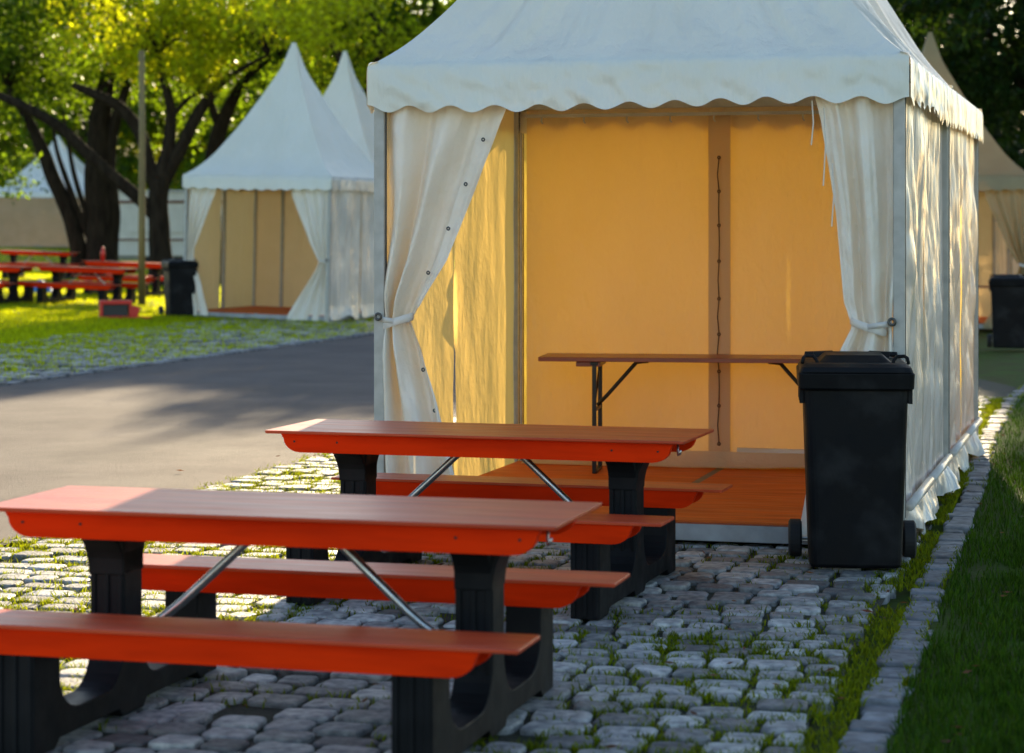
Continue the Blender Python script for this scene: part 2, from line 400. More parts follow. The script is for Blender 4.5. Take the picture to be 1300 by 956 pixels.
# dead leaves
def leaf_quads(P, size, aspect=.55, flat=0.0, droop=.3):
    n = len(P); d = rng.normal(0, 1, (n, 3)); d[:, 2] = d[:, 2]*(1-flat)-droop; d /= np.linalg.norm(d, axis=1)[:, None]
    o = rng.normal(0, 1, (n, 3)); o[:, 2] *= (1-flat)
    s = np.cross(d, o); s /= np.linalg.norm(s, axis=1)[:, None]+1e-9
    if flat > .5: s[:, 2] *= .3
    nn = np.cross(d, s); Ls = size*rng.uniform(.6, 1.3, n)
    a = P; t = P+d*Ls[:, None]; mid = P+d*(Ls*.45)[:, None]
    w = (Ls*aspect*.5)[:, None]
    l = mid+s*w+nn*w*.25; r = mid-s*w+nn*w*.25
    vs = np.stack([a, l, t, r], 1).reshape(-1, 3); i = np.arange(n)*4
    return vs, np.stack([i, i+1, i+2, i+3], 1)
n = 150; vv = rng.uniform(7, 20, n); uu = np.array([kerb_u(q) for q in vv])+rng.normal(.5, .7, n)
n2 = 120; vv = np.concatenate([vv, rng.uniform(6, 17, n2)]); uu = np.concatenate([uu, rng.uniform(-6.6, -1.1, n2)])
kp = ~((uu > -4.5) & (uu < -1.1) & (vv > 12)); uu, vv = uu[kp], vv[kp]
vq, fq = leaf_quads(uv_pts(uu, vv, .03), .05, .6, .9, 0)
tag(np_mesh('fallen_leaves', vq, fq, M['dead']), 'brown dead leaves scattered over the verge, kerb and cobbles', 'leaves', kind='stuff')

# ------------------------------------------------------------------ pagoda tents
PRH = [0, .015, .06, .146, .37, .595, .8, 1]; PRR = [1, .95, .87, .74, .50, .296, .12, .018]
def prof(h): return float(np.interp(h, PRH, PRR))
for _ in range(1):
    hs = np.linspace(0, 1, 200); rr = np.interp(hs, PRH, PRR)
    ker = np.exp(-np.linspace(-2, 2, 31)**2); ker /= ker.sum()
    pad = np.concatenate([2*rr[0]-rr[1:16][::-1], rr, 2*rr[-1]-rr[-16:-1][::-1]]); RRS = np.convolve(pad, ker, 'valid')
def prof(h): return float(np.interp(h, hs, RRS))
def side_M(k): return Matrix.Rotation(k*pi/2, 3, 'Z')     # 0 front, 1 right, 2 back, 3 left

def panel(parent, p0, p1, z0, z1, m, nx=40, nzv=60, amp=.02, seed=0, gap=(0, 0), skirt=0, name='wall_panel', wr=1.0, out=1, curl=0):
    p0 = Vector((*p0, 0)); p1 = Vector((*p1, 0)); d = (p1-p0); Ln = d.length; d.normalize(); nrm = Vector((d.y, -d.x, 0))*out
    b = MB()
    def fn(s, t):
        z = z0+(z1-z0)*t; x = s*Ln
        g0 = gap[0]*(.35+.65*abs(sin(4*pi*t+seed)))*min(1, 3*(1-t)) if s < .5 else 0
        g1 = gap[1]*(.35+.65*abs(sin(4*pi*t+seed)))*min(1, 3*(1-t)) if s >= .5 else 0
        x += g0*(1-2*s) if s < .5 else -g1*(2*s-1)
        edge = min(1, 8*min(s, 1-s)+.15)*min(1, 6*(1-t)+.1)
        o = amp*edge*(1.4*nz(x*2.2, z*.5, 0, 1, seed)+.5*wr*nz(x*7, z*1.6, 0, 1, seed+1)
            +.35*wr*(abs(nz(x*3+z*1.2, z*2.4-x, 0, 1, seed+2))-.25)+.18*wr*nz(x*16, z*3.5, 0, 1, seed+3))
        o += .01*nz(x*3, z*2, 3, 1, seed)
        if curl:
            e = (s if curl > 0 else 1-s)*Ln
            ln = max(0, sin(5*pi*t+.6))**.8*min(1, 6*t)*(.4+.6*abs(nz(t*7, 0, 0, 1, 77)*2))
            if e < .05: o += -.06*ln*(1-e/.05)**1.3
        if skirt and z < .26:
            k = (.26-z)/.26; o += skirt*k*max(0, .55+1.0*nz(x*1.9, z*1.2, 0, 1, seed+5)+.3*nz(x*6, z*8, 0, 1, seed+9))*.85; z += .11*k*max(-.2, nz(x*2.1, 1, 0, 1, seed+6)+.15)
        return p0+d*x+nrm*o+Vector((0, 0, z))
    b.grid(fn, nx, nzv); return b.build(name, m, parent, smooth=True)

def roof_and_valance(root, w, eave, peak, nx, nh, amp, scal, vh, seed=0, flare=.03):
    h2 = w/2
    b = MB()
    for k in range(4):
        Mk = side_M(k)
        def fn(s, t):
            r = prof(t); x = (2*s-1)*r*h2; y = -r*h2; z = eave+(peak-eave)*t
            e = max(0, 1-abs(2*s-1)**6)*min(1, t*14)
            o = amp*e*(.8*nz((2*s-1)*7, t*3, k, 1, seed)*(1-t)**2+.35*nz((2*s-1)*17+t*3, t*4, k, 1, seed+2)*(1-t)**3+.14*(abs(nz((2*s-1)*9+t*10, t*11-(2*s-1)*3, k, 1, seed+3))-.2)*(1-t)**4)
            sag = -.05*w/3*(1-(2*s-1)**2)*sin(pi*min(1, t*1.0))*.8
            return Mk @ Vector((x, y+(sag*-.5)-o, z+sag*.6+o*.5))
        b.grid(fn, nx, nh)
    b.build('roof', M['canvas_roof'], root, smooth=True)
    hw = h2+.022
    for k in range(4):
        Mk = side_M(k); b = MB(); n = int(round(w/.25))
        def fn(s, t):
            x = (2*s-1)*hw
            zb = eave-vh-.020*(1-cos(2*pi*n*s))*scal+.035*nz(x*.7, k, 0, 1, seed+4)*(1-abs(2*s-1)**4)
            tt = t; z = eave+.012*(1-min(1, tt*8))+(zb-eave)*max(0, tt*1.06-.06)
            lip = .03*(1-math.exp(-tt*14))
            ed = 1-abs(2*s-1)**14
            o = min(amp, .055)*ed*tt**.6*(.9*nz(x*1.8, z*1.5, k, 1, seed+6)+.40*nz(x*6+z*5, z*4, k, 1, seed+7)
                +.45*(abs(nz(x*5-z*8, z*5+x*2, k, 1, seed+8))-.22)+.45*(abs(nz(x*4+z*7, z*4-x*3, k, 1, seed+9))-.22)+.2*nz(x*13+z*9, z*12, k, 1, seed+10))
            o = max(o, -.025)
            y = -h2-lip+.03*(1-min(1, tt*8)*1.0)-(flare if k != 1 else .008)*tt*ed-o*(1 if k != 1 else .6)
            if tt > .94: y += .0
            return Mk @ Vector((x, y, z))
        b.grid(fn, nx*2 if nx > 60 else nx, 14 if nx > 60 else 6)
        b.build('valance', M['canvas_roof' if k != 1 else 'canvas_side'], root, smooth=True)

def frame(root, w, eave, base=0.0):
    h2 = w/2-.035
    for sx in (-1, 1):
        for sy in (-1, 1):
            b = MB(); b.box((sx*h2, sy*h2, (eave-.03+base)/2), (.062, .062, eave-.03-base))
            b.box((sx*h2, sy*h2, .012), (.14, .14, .02))
            p = b.build('post', M['alu'], root, bevel=.006)
            b = MB(); b.box((sx*(h2+.0318), sy*h2, eave/2+.05), (.004, .014, eave-.3)); b.box((sx*(h2-.0318), sy*h2, eave/2+.05), (.004, .014, eave-.3))
            b.build('groove', M['alu_dark'], p)
    b = MB(); L = w-.07-.062
    for s in (-1, 1):
        b.box((0, s*h2, eave-.075), (L, .05, .08)); b.box((s*h2, 0, eave-.075), (.05, L, .08))
    b.build('eave_beam', M['alu'], root, bevel=.005)
    b = MB(); b.tube([(0, 0, eave+.25), (0, 0, eave+.9)], .03)
    b.build('mast', M['alu'], root)

def floor(root, w, z):
    h2 = w/2-.06; b = MB()
    b.box((0, -h2+.02, z/2+.015), (2*h2, .04, z-.034)); b.box((0, h2-.02, z/2+.015), (2*h2, .04, z-.034))
    b.box((-h2+.02, 0, z/2+.015), (.04, 2*h2-.084, z-.034)); b.box((h2-.02, 0, z/2+.015), (.04, 2*h2-.084, z-.034))
    b.build('floor_edge', M['edge'], root, bevel=.004)
    for s in (-1, 1):
        b = MB(); b.box((s*(h2/2+.012), 0, z-.006), (h2-.028, 2*h2, .02)); b.build('floor_board', M['ply'], root, bevel=.002)
    b = MB(); b.box((0, 0, z-.004), (.075, 2*h2-.01, .012)); b.build('floor_strip', M['strip'], root)

def curtain(root, side, w, prof_l, prof_r, zb, ztop, nf, depth=.05, seed=0, nx=110, nzv=110, y0=-1.44):
    zs = [p[0] for p in prof_l][::-1]; xl = [p[1] for p in prof_l][::-1]
    zr = [p[0] for p in prof_r][::-1]; xr = [p[1] for p in prof_r][::-1]
    wide = (prof_r[0][1]-prof_l[0][1])
    b = MB()
    def fn(s, t):
        z = zb+(ztop-zb)*t; a = float(np.interp(z, zs, xl)); c = float(np.interp(z, zr, xr)); wd = c-a
        comp = max(0, 1-wd/wide/1.1)
        ph = 2*pi*nf*(s+.16*nz(s*2.5, z*.9, 0, 1, seed))+.8*nz(0, z*1.1, 0, 1, seed+1)
        q = sin(ph); q = math.copysign(abs(q)**.8, q)
        ed = s if side < 0 else 1-s           # the free edge is one broad flat band
        fl = 1-max(0, min(1, (ed-.74)/.08))*(.85 if z > 1.3 else .3)
        A = depth*(.45+.9*comp)*fl*min(1, (1-t)*9+.35)
        o = A*q+.020*nz(s*6, z*2.2, 0, 1, seed+3)+.016*(abs(nz(s*5+z*3, z*5, 0, 1, seed+4))-.2)+.012*nz(s*14, z*2, 0, 1, seed+8)
        x = a+wd*s+.25*A*cos(ph*.5)*.4*min(1, 12*s*(1-s))
        tie = math.exp(-((z-1.22)/.10)**2); o *= 1-.45*tie
        return (x, y0-o-.03*max(0, 1.22-z)*ed+.0*tie, z+(.025*nz(s*5, 0, 0, 1, seed+5) if t < .01 else 0))
    b.grid(fn, nx, nzv); c = b.build('curtain', M['curtain'], root, smooth=True)
    def at(z): return float(np.interp(z, zs, xl)), float(np.interp(z, zr, xr))
    return c, at

def tie(curt, at, side, postx, y0, z=1.22):
    a, c = at(z); rx = min((c-a)/2, .085)+.008; mx = (c+.006-rx) if side < 0 else (a-.006+rx); b = MB()
    n = 28; vs = []
    for i in range(n):
        an = 2*pi*i/n
        for k, (dz, dr) in enumerate(((-.022, 0), (-.012, .006), (.012, .006), (.022, 0))):
            vs.append((mx+(rx+dr)*cos(an), y0-.01+(.062+dr)*sin(an), z+dz+.05*side*-1*cos(an)*.6))
    fs = [(i*4+k, ((i+1) % n)*4+k, ((i+1) % n)*4+k+1, i*4+k+1) for i in range(n) for k in range(3)]
    b.add(vs, fs)
    xe = postx; xs = mx+side*rx*-0.0
    for k in range(1):
        b.box(((xs+xe)/2, y0-.075, z+.012), (abs(xe-xs), .006, .03), Matrix.Rotation(.16*(1 if side > 0 else -1)*-1, 3, 'Y'))
    t = b.build('tie_strap', M['flap'], curt, smooth=True)
    b = MB(); b.torus((xe, y0-.085, z+.03), Matrix.Rotation(pi/2, 3, 'X'), .017, .008); b.build('grommet', M['grommet'], curt, smooth=True)

def lacing(root, x, y, along, z0, z1, m_in):
    # doubled strip of cloth with a row of toggles; along = unit vector along the wall, inside normal m_in
    a = Vector((*along, 0)); nn = Vector((*m_in, 0)); c = Vector((x, y, 0))
    b = MB()
    def fn(s, t):
        z = z0+(z1-z0)*t
        return c+a*(s-.5)*.15+nn*(.022+.008*nz(s*3, z*3, 0, 1, 31))+Vector((0, 0, z))
    b.grid(fn, 6, 60); b.build('seam_flap', M['canvas_seam'], root, smooth=True)
    b = MB(); k = z0+.1; prev = None
    while k < z1-.05:
        p = c+a*.0+nn*.038+Vector((0, 0, k)); b.torus(p, Matrix.Rotation(pi/2, 3, Vector((a.x, a.y, 0))), .008, .0055)
        if prev is not None: b.tube([prev+Vector((0, 0, .01)), (prev+p)/2+a*random.uniform(-.012, .012)+nn*.006, p-Vector((0, 0, .01))], .0045, 6)
        prev = p; k += random.uniform(.225, .265)
    b.build('lacing', M['cord'], root, smooth=True)

def rail(root, p0, p1, z):
    b = MB(); b.tube([(*p0, z), (*p1, z)], .026, 12); b.build('bottom_rail', M['flap'], root, smooth=True)

EA, PK = 2.686, 5.35
BX, BY = -.792, 12.976
def tent_at(u0, v0):       # centre of a tent whose front left corner is u0, v0 from the big tent's
    p = Vector((BX, BY, 0))+U*(u0+1.5)+V*(v0+1.5); return p
# --- the big tent
big = empty('pagoda_tent', tent_at(0, 0), -TH, 'largest white pagoda tent, open front with tied curtains and glowing orange interior', 'tent', 'white pagoda tents')
roof_and_valance(big, 3, EA, PK, 150, 90, .085, 1, .235, 1)
frame(big, 3, EA); floor(big, 3, .139)
zw = EA-.09
panel(big, (-1.375, 1.445), (0, 1.445), .14, zw, M['canvas'], 46, 70, .016, 3, wr=.6)
panel(big, (0, 1.445), (1.43, 1.445), .145, zw, M['canvas'], 46, 70, .018, 4, wr=.6)
lacing(big, -.02, 1.43, (1, 0), .2, zw-.08, (0, -1))
panel(big, (-1.463, -1.43), (-1.463, -.01), .05, zw, M['canvas_inner'], 60, 90, .012, 5, gap=(0, .014), skirt=.03, wr=.75)
panel(big, (-1.463, .01), (-1.463, 1.43), .05, zw, M['canvas_inner'], 140, 100, .012, 6, curl=1, gap=(.010, 0), skirt=.03, wr=.75)
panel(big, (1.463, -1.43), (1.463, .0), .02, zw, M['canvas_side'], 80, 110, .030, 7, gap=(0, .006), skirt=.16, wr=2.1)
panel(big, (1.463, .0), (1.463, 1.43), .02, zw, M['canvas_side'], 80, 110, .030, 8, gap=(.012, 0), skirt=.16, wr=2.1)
rail(big, (1.51, -1.38), (1.51, -.06), .25); rail(big, (1.51, .06), (1.51, 1.38), .25); rail(big, (.1, 1.42), (1.36, 1.42), .25)
b = MB()      # loose cloth folded in on the floor along the back wall
b.grid(lambda s, t: (-1.36+2.75*s, 1.43-.05-.16*t+.03*nz(s*9, t, 0, 1, 3), .146+.10*(1-t)**2+.03*t*max(0, nz(s*6, t*2, 0, 1, 8))+.004), 60, 8)
b.build('ground_flap', M['canvas'], big, smooth=True)
b = MB(); b.box((0, 1.38, EA-.16), (2.75, .02, .022))
for k in range(9): b.tube([(-1.25+k*.3, 1.375, EA-.17), (-1.25+k*.3, 1.365, EA-.20), (-1.24+k*.3, 1.37, EA-.215)], .006, 6)
b.build('curtain_rail', M['alu'], big)
def lx(x): return x-1.5
cl, at_l = curtain(big, -1, 3, [(2.5, lx(.035)), (1.5, lx(.035)), (1.22, lx(.05)), (1.0, lx(.035)), (.1, lx(.035))],
    [(2.5, lx(.80)), (2.40, lx(.765)), (1.57, lx(.425)), (1.39, lx(.31)), (1.22, lx(.215)), (1.05, lx(.29)), (.8, lx(.37)), (.5, lx(.45)), (.1, lx(.56))], .04, EA-.1, 2.3, .075, 11)
tie(cl, at_l, -1, lx(.04), -1.44)
cr, at_r = curtain(big, 1, 3, [(2.5, lx(2.50)), (2.34, lx(2.54)), (1.83, lx(2.62)), (1.35, lx(2.665)), (1.22, lx(2.71)), (1.1, lx(2.65)), (.8, lx(2.55)), (.1, lx(2.42))],
    [(2.5, lx(2.94)), (1.5, lx(2.94)), (1.22, lx(2.925)), (1.0, lx(2.94)), (.1, lx(2.94))], .06, EA-.1, 2.2, .07, 12)
tie(cr, at_r, 1, lx(2.93), -1.44)
for z in (2.25, 2.0, 1.75, 1.5, .95, .72, .4):
    x = at_l(z)[1]-(.055 if z > 1.3 else .03)
    b = MB(); b.torus((x, -1.485 if z > 1.3 else -1.475, z), Matrix.Rotation(pi/2, 3, 'X'), .008, .0045, 12, 6); b.build('grommet', M['grommet'], cl, smooth=True)
b = MB()
for x, z0, z1 in ((2.50, 2.44, 2.2), (2.565, 2.4, 1.98), (2.61, 2.1, 1.76)):
    b.tube([(lx(x), -1.5, z0), (lx(x)+.008, -1.505, (z0+z1)/2), (lx(x)-.004, -1.5, z1)], .004, 6)
b.build('tie_string', M['string'], big)

# --- the tent backing onto it
t2 = empty('pagoda_tent', tent_at(0, 3.04), -TH, 'white pagoda tent standing directly behind the largest tent, only its right side showing', 'tent', 'white pagoda tents')
roof_and_valance(t2, 3, EA, PK, 80, 40, .022, 1, .235, 21); frame(t2, 3, EA); floor(t2, 3, .139)
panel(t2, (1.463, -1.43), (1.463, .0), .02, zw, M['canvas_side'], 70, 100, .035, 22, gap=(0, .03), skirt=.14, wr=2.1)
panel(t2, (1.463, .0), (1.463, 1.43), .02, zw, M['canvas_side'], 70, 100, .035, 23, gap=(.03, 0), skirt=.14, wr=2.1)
panel(t2, (-1.463, -1.43), (-1.463, 1.43), .05, zw, M['canvas'], 40, 40, .03, 24)
panel(t2, (-1.43, 1.463), (0, 1.463), .05, zw, M['canvas'], 40, 40, .03, 25, out=-1)
panel(t2, (0, 1.463), (1.43, 1.463), .05, zw, M['canvas'], 40, 40, .03, 26, out=-1)
rail(t2, (1.51, -1.38), (1.51, -.06), .25); rail(t2, (1.51, .06), (1.51, 1.38), .25)

# --- tents in the background
KEEP = (M['canvas_roof'], M['canvas_side'], M['curtain'])
def far_tent(loc, rz, label, w=3.0, eave=EA, peak=PK, seed=40, nx=40, floor_z=.13, closed=False, cloth=None):
    t = empty('pagoda_tent', loc, rz, label, 'tent', 'white pagoda tents')
    s = w/3
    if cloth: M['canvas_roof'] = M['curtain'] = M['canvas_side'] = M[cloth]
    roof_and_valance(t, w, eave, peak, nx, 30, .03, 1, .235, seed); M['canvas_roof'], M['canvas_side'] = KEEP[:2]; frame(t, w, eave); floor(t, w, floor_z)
    z1 = eave-.09; h = w/2-.037
    for k in (1, 2, 3) if not closed else (0, 1, 3):
        Mk = side_M(k)
        for a0, a1 in ((-w/2+.07, 0 if closed else -.01), (0 if closed else .01, w/2-.07)):
            p = Mk @ Vector((a0, -h, 0)); q = Mk @ Vector((a1, -h, 0))
            panel(t, p[:2], q[:2], .05, z1, M['canvas_backlit' if closed else 'canvas_side' if k == 1 else 'canvas_far'], 26, 36, .028, seed+k, gap=(0, 0) if closed else ((0, .02) if a0 < -.1 else (.02, 0)), skirt=.08 if k == 1 else .03, wr=1.4)
    for q in ((-w*.275, w/2-.1), (w*.275, w/2-.1), (-h+.06, 0), (h-.06, 0)):
        b = MB(); b.box((q[0], q[1], eave/2), (.05, .05, eave-.2)); b.build('wall_pole', M['alu'], t)
    if not closed:
        e = w/2; y0 = -e+.06
        c, a = curtain(t, -1, w, [(2.5, -e+.06), (.1, -e+.06)], [(2.5, -e+.68), (2.3, -e+.60), (1.3, -e+.20), (1.1, -e+.2), (.1, -e+.55)], .05, eave-.1, 3.2, .05, seed+7, 40, 40, y0)
        c, a = curtain(t, 1, w, [(2.5, e-.85), (2.3, e-.80), (1.45, e-.42), (1.1, e-.22), (.9, e-.32), (.1, e-.85)], [(2.5, e-.06), (.1, e-.06)], .03, eave-.1, 3.2, .05, seed+8, 40, 40, y0)
        tie(c, a, 1, e-.05, y0, 1.12)
    M['curtain'] = KEEP[2]
    return t
def centre(front_right, rz, w=3.0):        # centre from the front right corner
    return Vector(front_right)+Matrix.Rotation(rz, 3, 'Z') @ Vector((-w/2, w/2, 0))
fr = GP(417, 411); fr.z -= .02
RZ = -.34
lt = far_tent(centre(fr, RZ), RZ, 'white pagoda tent beyond the road with open front, beside the dark bin', seed=40, peak=5.25)
lt.rotation_euler = (0, R(1.2), RZ); lt.location.z += .06
c2 = W(438, 78, 50.5); c2.z = gz(c2.x, c2.y)
far_tent(c2, RZ, 'white pagoda tent mostly hidden behind the open one beyond the road, pointed roof showing', seed=60, peak=5.6)
c3 = W(73, 300, 104); c3.z = gz(c3.x, c3.y)
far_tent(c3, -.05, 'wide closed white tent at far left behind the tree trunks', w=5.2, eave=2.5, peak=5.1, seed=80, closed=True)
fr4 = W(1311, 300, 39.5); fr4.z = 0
far_tent(centre(fr4, 0.0), 0.0, 'shaded pagoda tent at the far right edge behind the second bin', seed=100, peak=5.3, cloth='canvas_shaded')  # shade under the trees comes from the cloth colour

# ------------------------------------------------------------------ picnic tables
def picnic(loc, rz, label):
    t = empty('picnic_table', loc, rz, label, 'picnic table', 'red picnic tables with attached benches')
    Lh, Wh, ht = 1.035, .345, .762
    b = MB(); r = .025; o = []
    b.rrect([(0, 0, ht-.015, Lh-.004, Wh-.004, .012), (0, 0, ht-.011, Lh, Wh, .012), (0, 0, ht, Lh, Wh, .012)], 3); b.build('tabletop', M['top'], t, bevel=.002)
    def apron_pts(L, h, ins, z):
        p = [(-L+ins, z), (-L+ins+.012, z-.25*h)]
        for k in range(7):
            a = pi/2*k/6; p.append((-L+ins+.10-.085*cos(a), z-.25*h-.75*h*sin(a)))
        q = [(-x, zz) for x, zz in p[::-1]]
        return p+q
    for s in (-1, 1):
        b = MB(); b.prism(apron_pts(Lh, .092, .062, ht-.0155), 'y', s*(Wh-.075)-.021, s*(Wh-.075)+.021 if s > 0 else -Wh+.075+.021)
        ap = b.build('apron', M['apron'], t, bevel=.002)
        for q in (-.90, -.68, .68, .90):
            b = MB(); yy = s*(Wh-.075+.0225); b.tube([(q, yy-.003, ht-.055), (q, yy+.003, ht-.055)], .005, 8); b.build('screw', M['iron'], ap)
    for s in (-1, 1):
        b = MB(); cy = s*.678; b.rrect([(0, cy, .430, Lh, .14, .012), (0, cy, .444, Lh, .14, .012)], 3)
        seat = b.build('bench_seat', M['top'], t, bevel=.003)
        for q in (-1, 1):
            b = MB(); y = cy+q*.095; b.prism(apron_pts(Lh, .088, .13, .4295), 'y', y-.02, y+.02); b.build('apron', M['apron'], seat, bevel=.003)
    def arc(c0, c1, rx, ry, a0, a1, n=7): return [(c0+rx*cos(a0+(a1-a0)*k/n), c1+ry*sin(a0+(a1-a0)*k/n)) for k in range(n+1)]
    half = [(.255, .742), (.255, .70)]+arc(.255, .50, .18, .17, pi/2, pi, 6)[0:]+[(.075, .30)]+arc(.215, .265, .14, .155, pi, 1.5*pi, 6)+[(.40, .11)]+arc(.42, .235, .16, .125, 1.5*pi, 2*pi, 6)+[(.585, .425), (.775, .425), (.775, .0), (.62, .0), (.58, .03), (.12, .03), (.09, 0)]
    out = half+[(-x, z) for x, z in half[::-1]]
    for s in (-1, 1):
        b = MB(); b.prism(out, 'x', s*.68-.068, s*.68+.068)
        for dx in (-.052, 0, .052):                     # moulded ribs
            for q in (-1, 1):
                b.box((s*.68+dx, q*.079, .42), (.020, .014, .42)); b.box((s*.68+dx, q*.779, .20), (.020, .012, .38))
        # flared shoulder under the top, wider on the outer side
        pts = [(s*.748, .50)]+[(s*(.748+.048*(k/6)**2.2), .50+.155*k/6) for k in range(1, 7)]+[(s*.796, .742), (s*.60, .742), (s*.60, .66), (s*.612, .58), (s*.612, .50)]
        b.prism(pts, 'y', -.088, .088)
        b.build('leg_frame', M['black'], t, bevel=.006)
    for s in (-1, 1):
        b = MB(); b.tube([(s*.05, 0, .725), (s*.10, 0, .685), (s*.16, 0, .64), (s*.42, 0, .405), (s*.47, 0, .365), (s*.53, 0, .325), (s*.62, 0, .29)], .0165, 12)
        b.build('brace', M['steel'], t, smooth=True)
    b = MB(); b.tube([(Lh-.05, -Wh+.10, ht-.02), (Lh-.05, -Wh+.09, ht-.05), (Lh-.045, -Wh+.075, ht-.07), (Lh-.03, -Wh+.055, ht-.062), (Lh-.028, -Wh+.05, ht-.045)], .005, 8)
    b.build('hook', M['steel'], t, smooth=True)
    return t
p1 = picnic((-.7676, 8.034, .012), -.2633, 'nearest red picnic table, in the foreground with sun on its left end')
dup(p1, (-.1065, 11.055, .012), -.2898, 'second red picnic table, right in front of the big tent\'s curtain')
def far_table(px, pyg, rz, label, tilt=.03):
    p = GP(px, pyg); o = dup(p1, p, rz, label); o.rotation_euler = (0, tilt, rz); return o
ta = far_table(110, 386, -.26, 'red picnic table on the far lawn, nearest the pole and red box')
tb = far_table(-22, 384, -.26, 'red picnic table on the far lawn cut off by the left edge')
tc_ = far_table(163, 375, -.26, 'red picnic table on the far lawn with its end just left of the dark bin')
td = far_table(48, 355, -.1, 'most distant red picnic table, small in front of the closed tent')

# ------------------------------------------------------------------ beer table in the tent
def beer_table(loc, rz, label, top='beer'):
    t = empty('beer_table', loc, rz, label, 'folding table')
    b = MB(); b.rrect([(0, 0, .742, 1.1, .25, .012), (0, 0, .77, 1.1, .25, .012)], 3); b.build('tabletop', M[top], t, bevel=.003)
    for s in (-1, 1):
        b = MB(); x = s*.735
        for q in (-1, 1): b.box((x, q*.19, .37), (.028, .022, .72))
        b.box((x, 0, .012), (.03, .36, .022)); b.box((x, 0, .728), (.05, .42, .022)); b.box((x, 0, .42), (.02, .36, .02))
        b.build('leg_frame', M['iron'], t, bevel=.003)
        b = MB(); b.tube([(x, 0, .44), (x-s*.06, 0, .5), (x-s*.26, 0, .725), (x-s*.34, 0, .735)], .013, 8)
        b.tube([(x, .1, .66), (x-s*.0, -.1, .5)], .007, 6)
        b.build('brace', M['iron'], t, smooth=True)
        b = MB(); b.box((x-s*.06+s*.0-s*-.1, 0, .722), (.16, .40, .03)); b.build('batten', M[top], t, bevel=.003)
    return t
p = W(899, 455, 15.05); beer_table((p.x, p.y, .139), -.14, 'long folding beer table standing inside the big tent')
p = W(1232, 380, 38.8); beer_table((p.x, p.y, 0.02), 0.1, 'folding table standing in the tent at the far right edge')

# ------------------------------------------------------------------ wheelie bins
def wheelie(loc, rz, label):
    t = empty('wheelie_bin', loc, rz, label, 'bin', 'black wheelie bins')
    b = MB(); b.rrect([(0, -.02, .015, .222, .225, .05), (0, -.02, .03, .232, .24, .055), (0, -.01, .35, .244, .268, .055), (0, 0, .86, .262, .315, .05), (0, 0, .90, .266, .322, .045)], 5)
    body = b.build('body', M['bin'], t, smooth=False, bevel=.004)
    b = MB(); b.rrect([(0, 0, .865, .276, .33, .03), (0, 0, .875, .288, .35, .03), (0, -.005, .945, .291, .355, .03), (0, -.005, .95, .285, .35, .03)], 4)
    for s in (-1, 1):
        for yy in (-.25, -.05, .15): b.box((s*.272, yy, .835), (.022, .05, .07))
    b.build('rim', M['bin'], t, bevel=.003)
    b = MB()           # faint moulded panel and seams on the front
    pts = [(-.17+.34*k/12, .52+.05*sin(pi*k/12)) for k in range(13)]
    b.tube([(x, -.2795-.0*(z-.5), z) for x, z in pts], .004, 6); b.box((0, -.249, .215), (.34, .012, .012), Matrix.Rotation(.06, 3, 'X'))
    b.build('moulding', M['bin'], body, bevel=.002)
    b = MB(); b.rrect([(0, -.01, .951, .284, .355, .04), (0, -.01, .975, .276, .345, .05), (0, .0, .99, .25, .31, .06)], 4)
    b.rrect([(0, .03, .985, .19, .22, .03), (0, .05, 1.022, .145, .165, .03)], 4)
    b.box((0, .335, 1.0), (.40, .05, .035))
    lid = b.build('lid', M['bin'], t, bevel=.004)
    for s in (-1, 1):
        b = MB(); b.tube([(s*.268, -.20, .985), (s*.262, -.19, 1.012), (s*.25, -.15, 1.02), (s*.21, -.15, 1.018), (s*.195, -.17, 1.0), (s*.19, -.18, .985)], .009, 8); b.build('handle', M['bin'], lid, smooth=True)
        b = MB(); b.tube([(s*.24, .36, .97), (s*.24, .40, 1.0), (s*.1, .41, 1.005), (s*.08, .37, .98)], .014, 8); b.build('handle', M['bin'], t, smooth=True)
    for s in (-1, 1):
        b = MB(); n = 28; c = (s*.268, .255)
        prof_ = [(.02, -.035), (.085, -.035), (.1, -.026), (.1, .026), (.085, .035), (.02, .035)]
        rings = [[(s*.298+px, .255+pr*cos(2*pi*k/n), .1+pr*sin(2*pi*k/n)) for k in range(n)] for pr, px in prof_]
        b.rings(rings); w_ = b.build('wheel', M['rubber'], t, bevel=.002)
    b = MB(); b.tube([(-.275, .255, .1), (.275, .255, .1)], .011, 8); b.build('axle', M['steel'], t)
    for ch in t.children:
        if not ch.name.startswith(('wheel', 'axle')): ch.scale.z = 1.065
    t.scale.x = 1.0
    return t
wb = wheelie((1.768, 11.80, .012), -.11, 'black wheelie bin on the cobbles at the big tent\'s right corner')
g = GP(228, 402); dup(wb, g, .35, 'black wheelie bin beyond the road, left of the open white tent')
dup(wb, (7.33, 33.6, 0), -.25, 'black wheelie bin on the grass at the far right edge')

# ------------------------------------------------------------------ small things on the far lawn
p = GP(180, 388); b = MB(); pt = H+(YH-64)*p.y/F-p.z; b.tube([(0, 0, -.05), (0, 0, 1.6), (.01, 0, 3.4), (0, 0, pt)], [.075, .072, .066, .058], 14)
o = b.build('utility_pole', M['pole'], smooth=True); o.location = p; tag(o, 'slim yellowish brown pole standing on the far lawn before the trees', 'pole')
p = GP(147, 405); rb = empty('power_box', p, .25, 'small red box with dark front lying on the sunlit far lawn', 'box')
b = MB(); b.box((0, .08, .30), (.58, .32, .07)); b.box((0, .08, .03), (.58, .32, .055))
for s in (-1, 1): b.box((s*.262, .08, .16), (.055, .32, .215))
b.box((.34, .05, .12), (.14, .24, .22), Matrix.Rotation(.3, 3, 'Y')); b.build('housing', M['red'], rb, bevel=.012)
b = MB(); b.box((-.02, .1, .165), (.48, .26, .22)); b.build('front_panel', M['panel'], rb, bevel=.01)
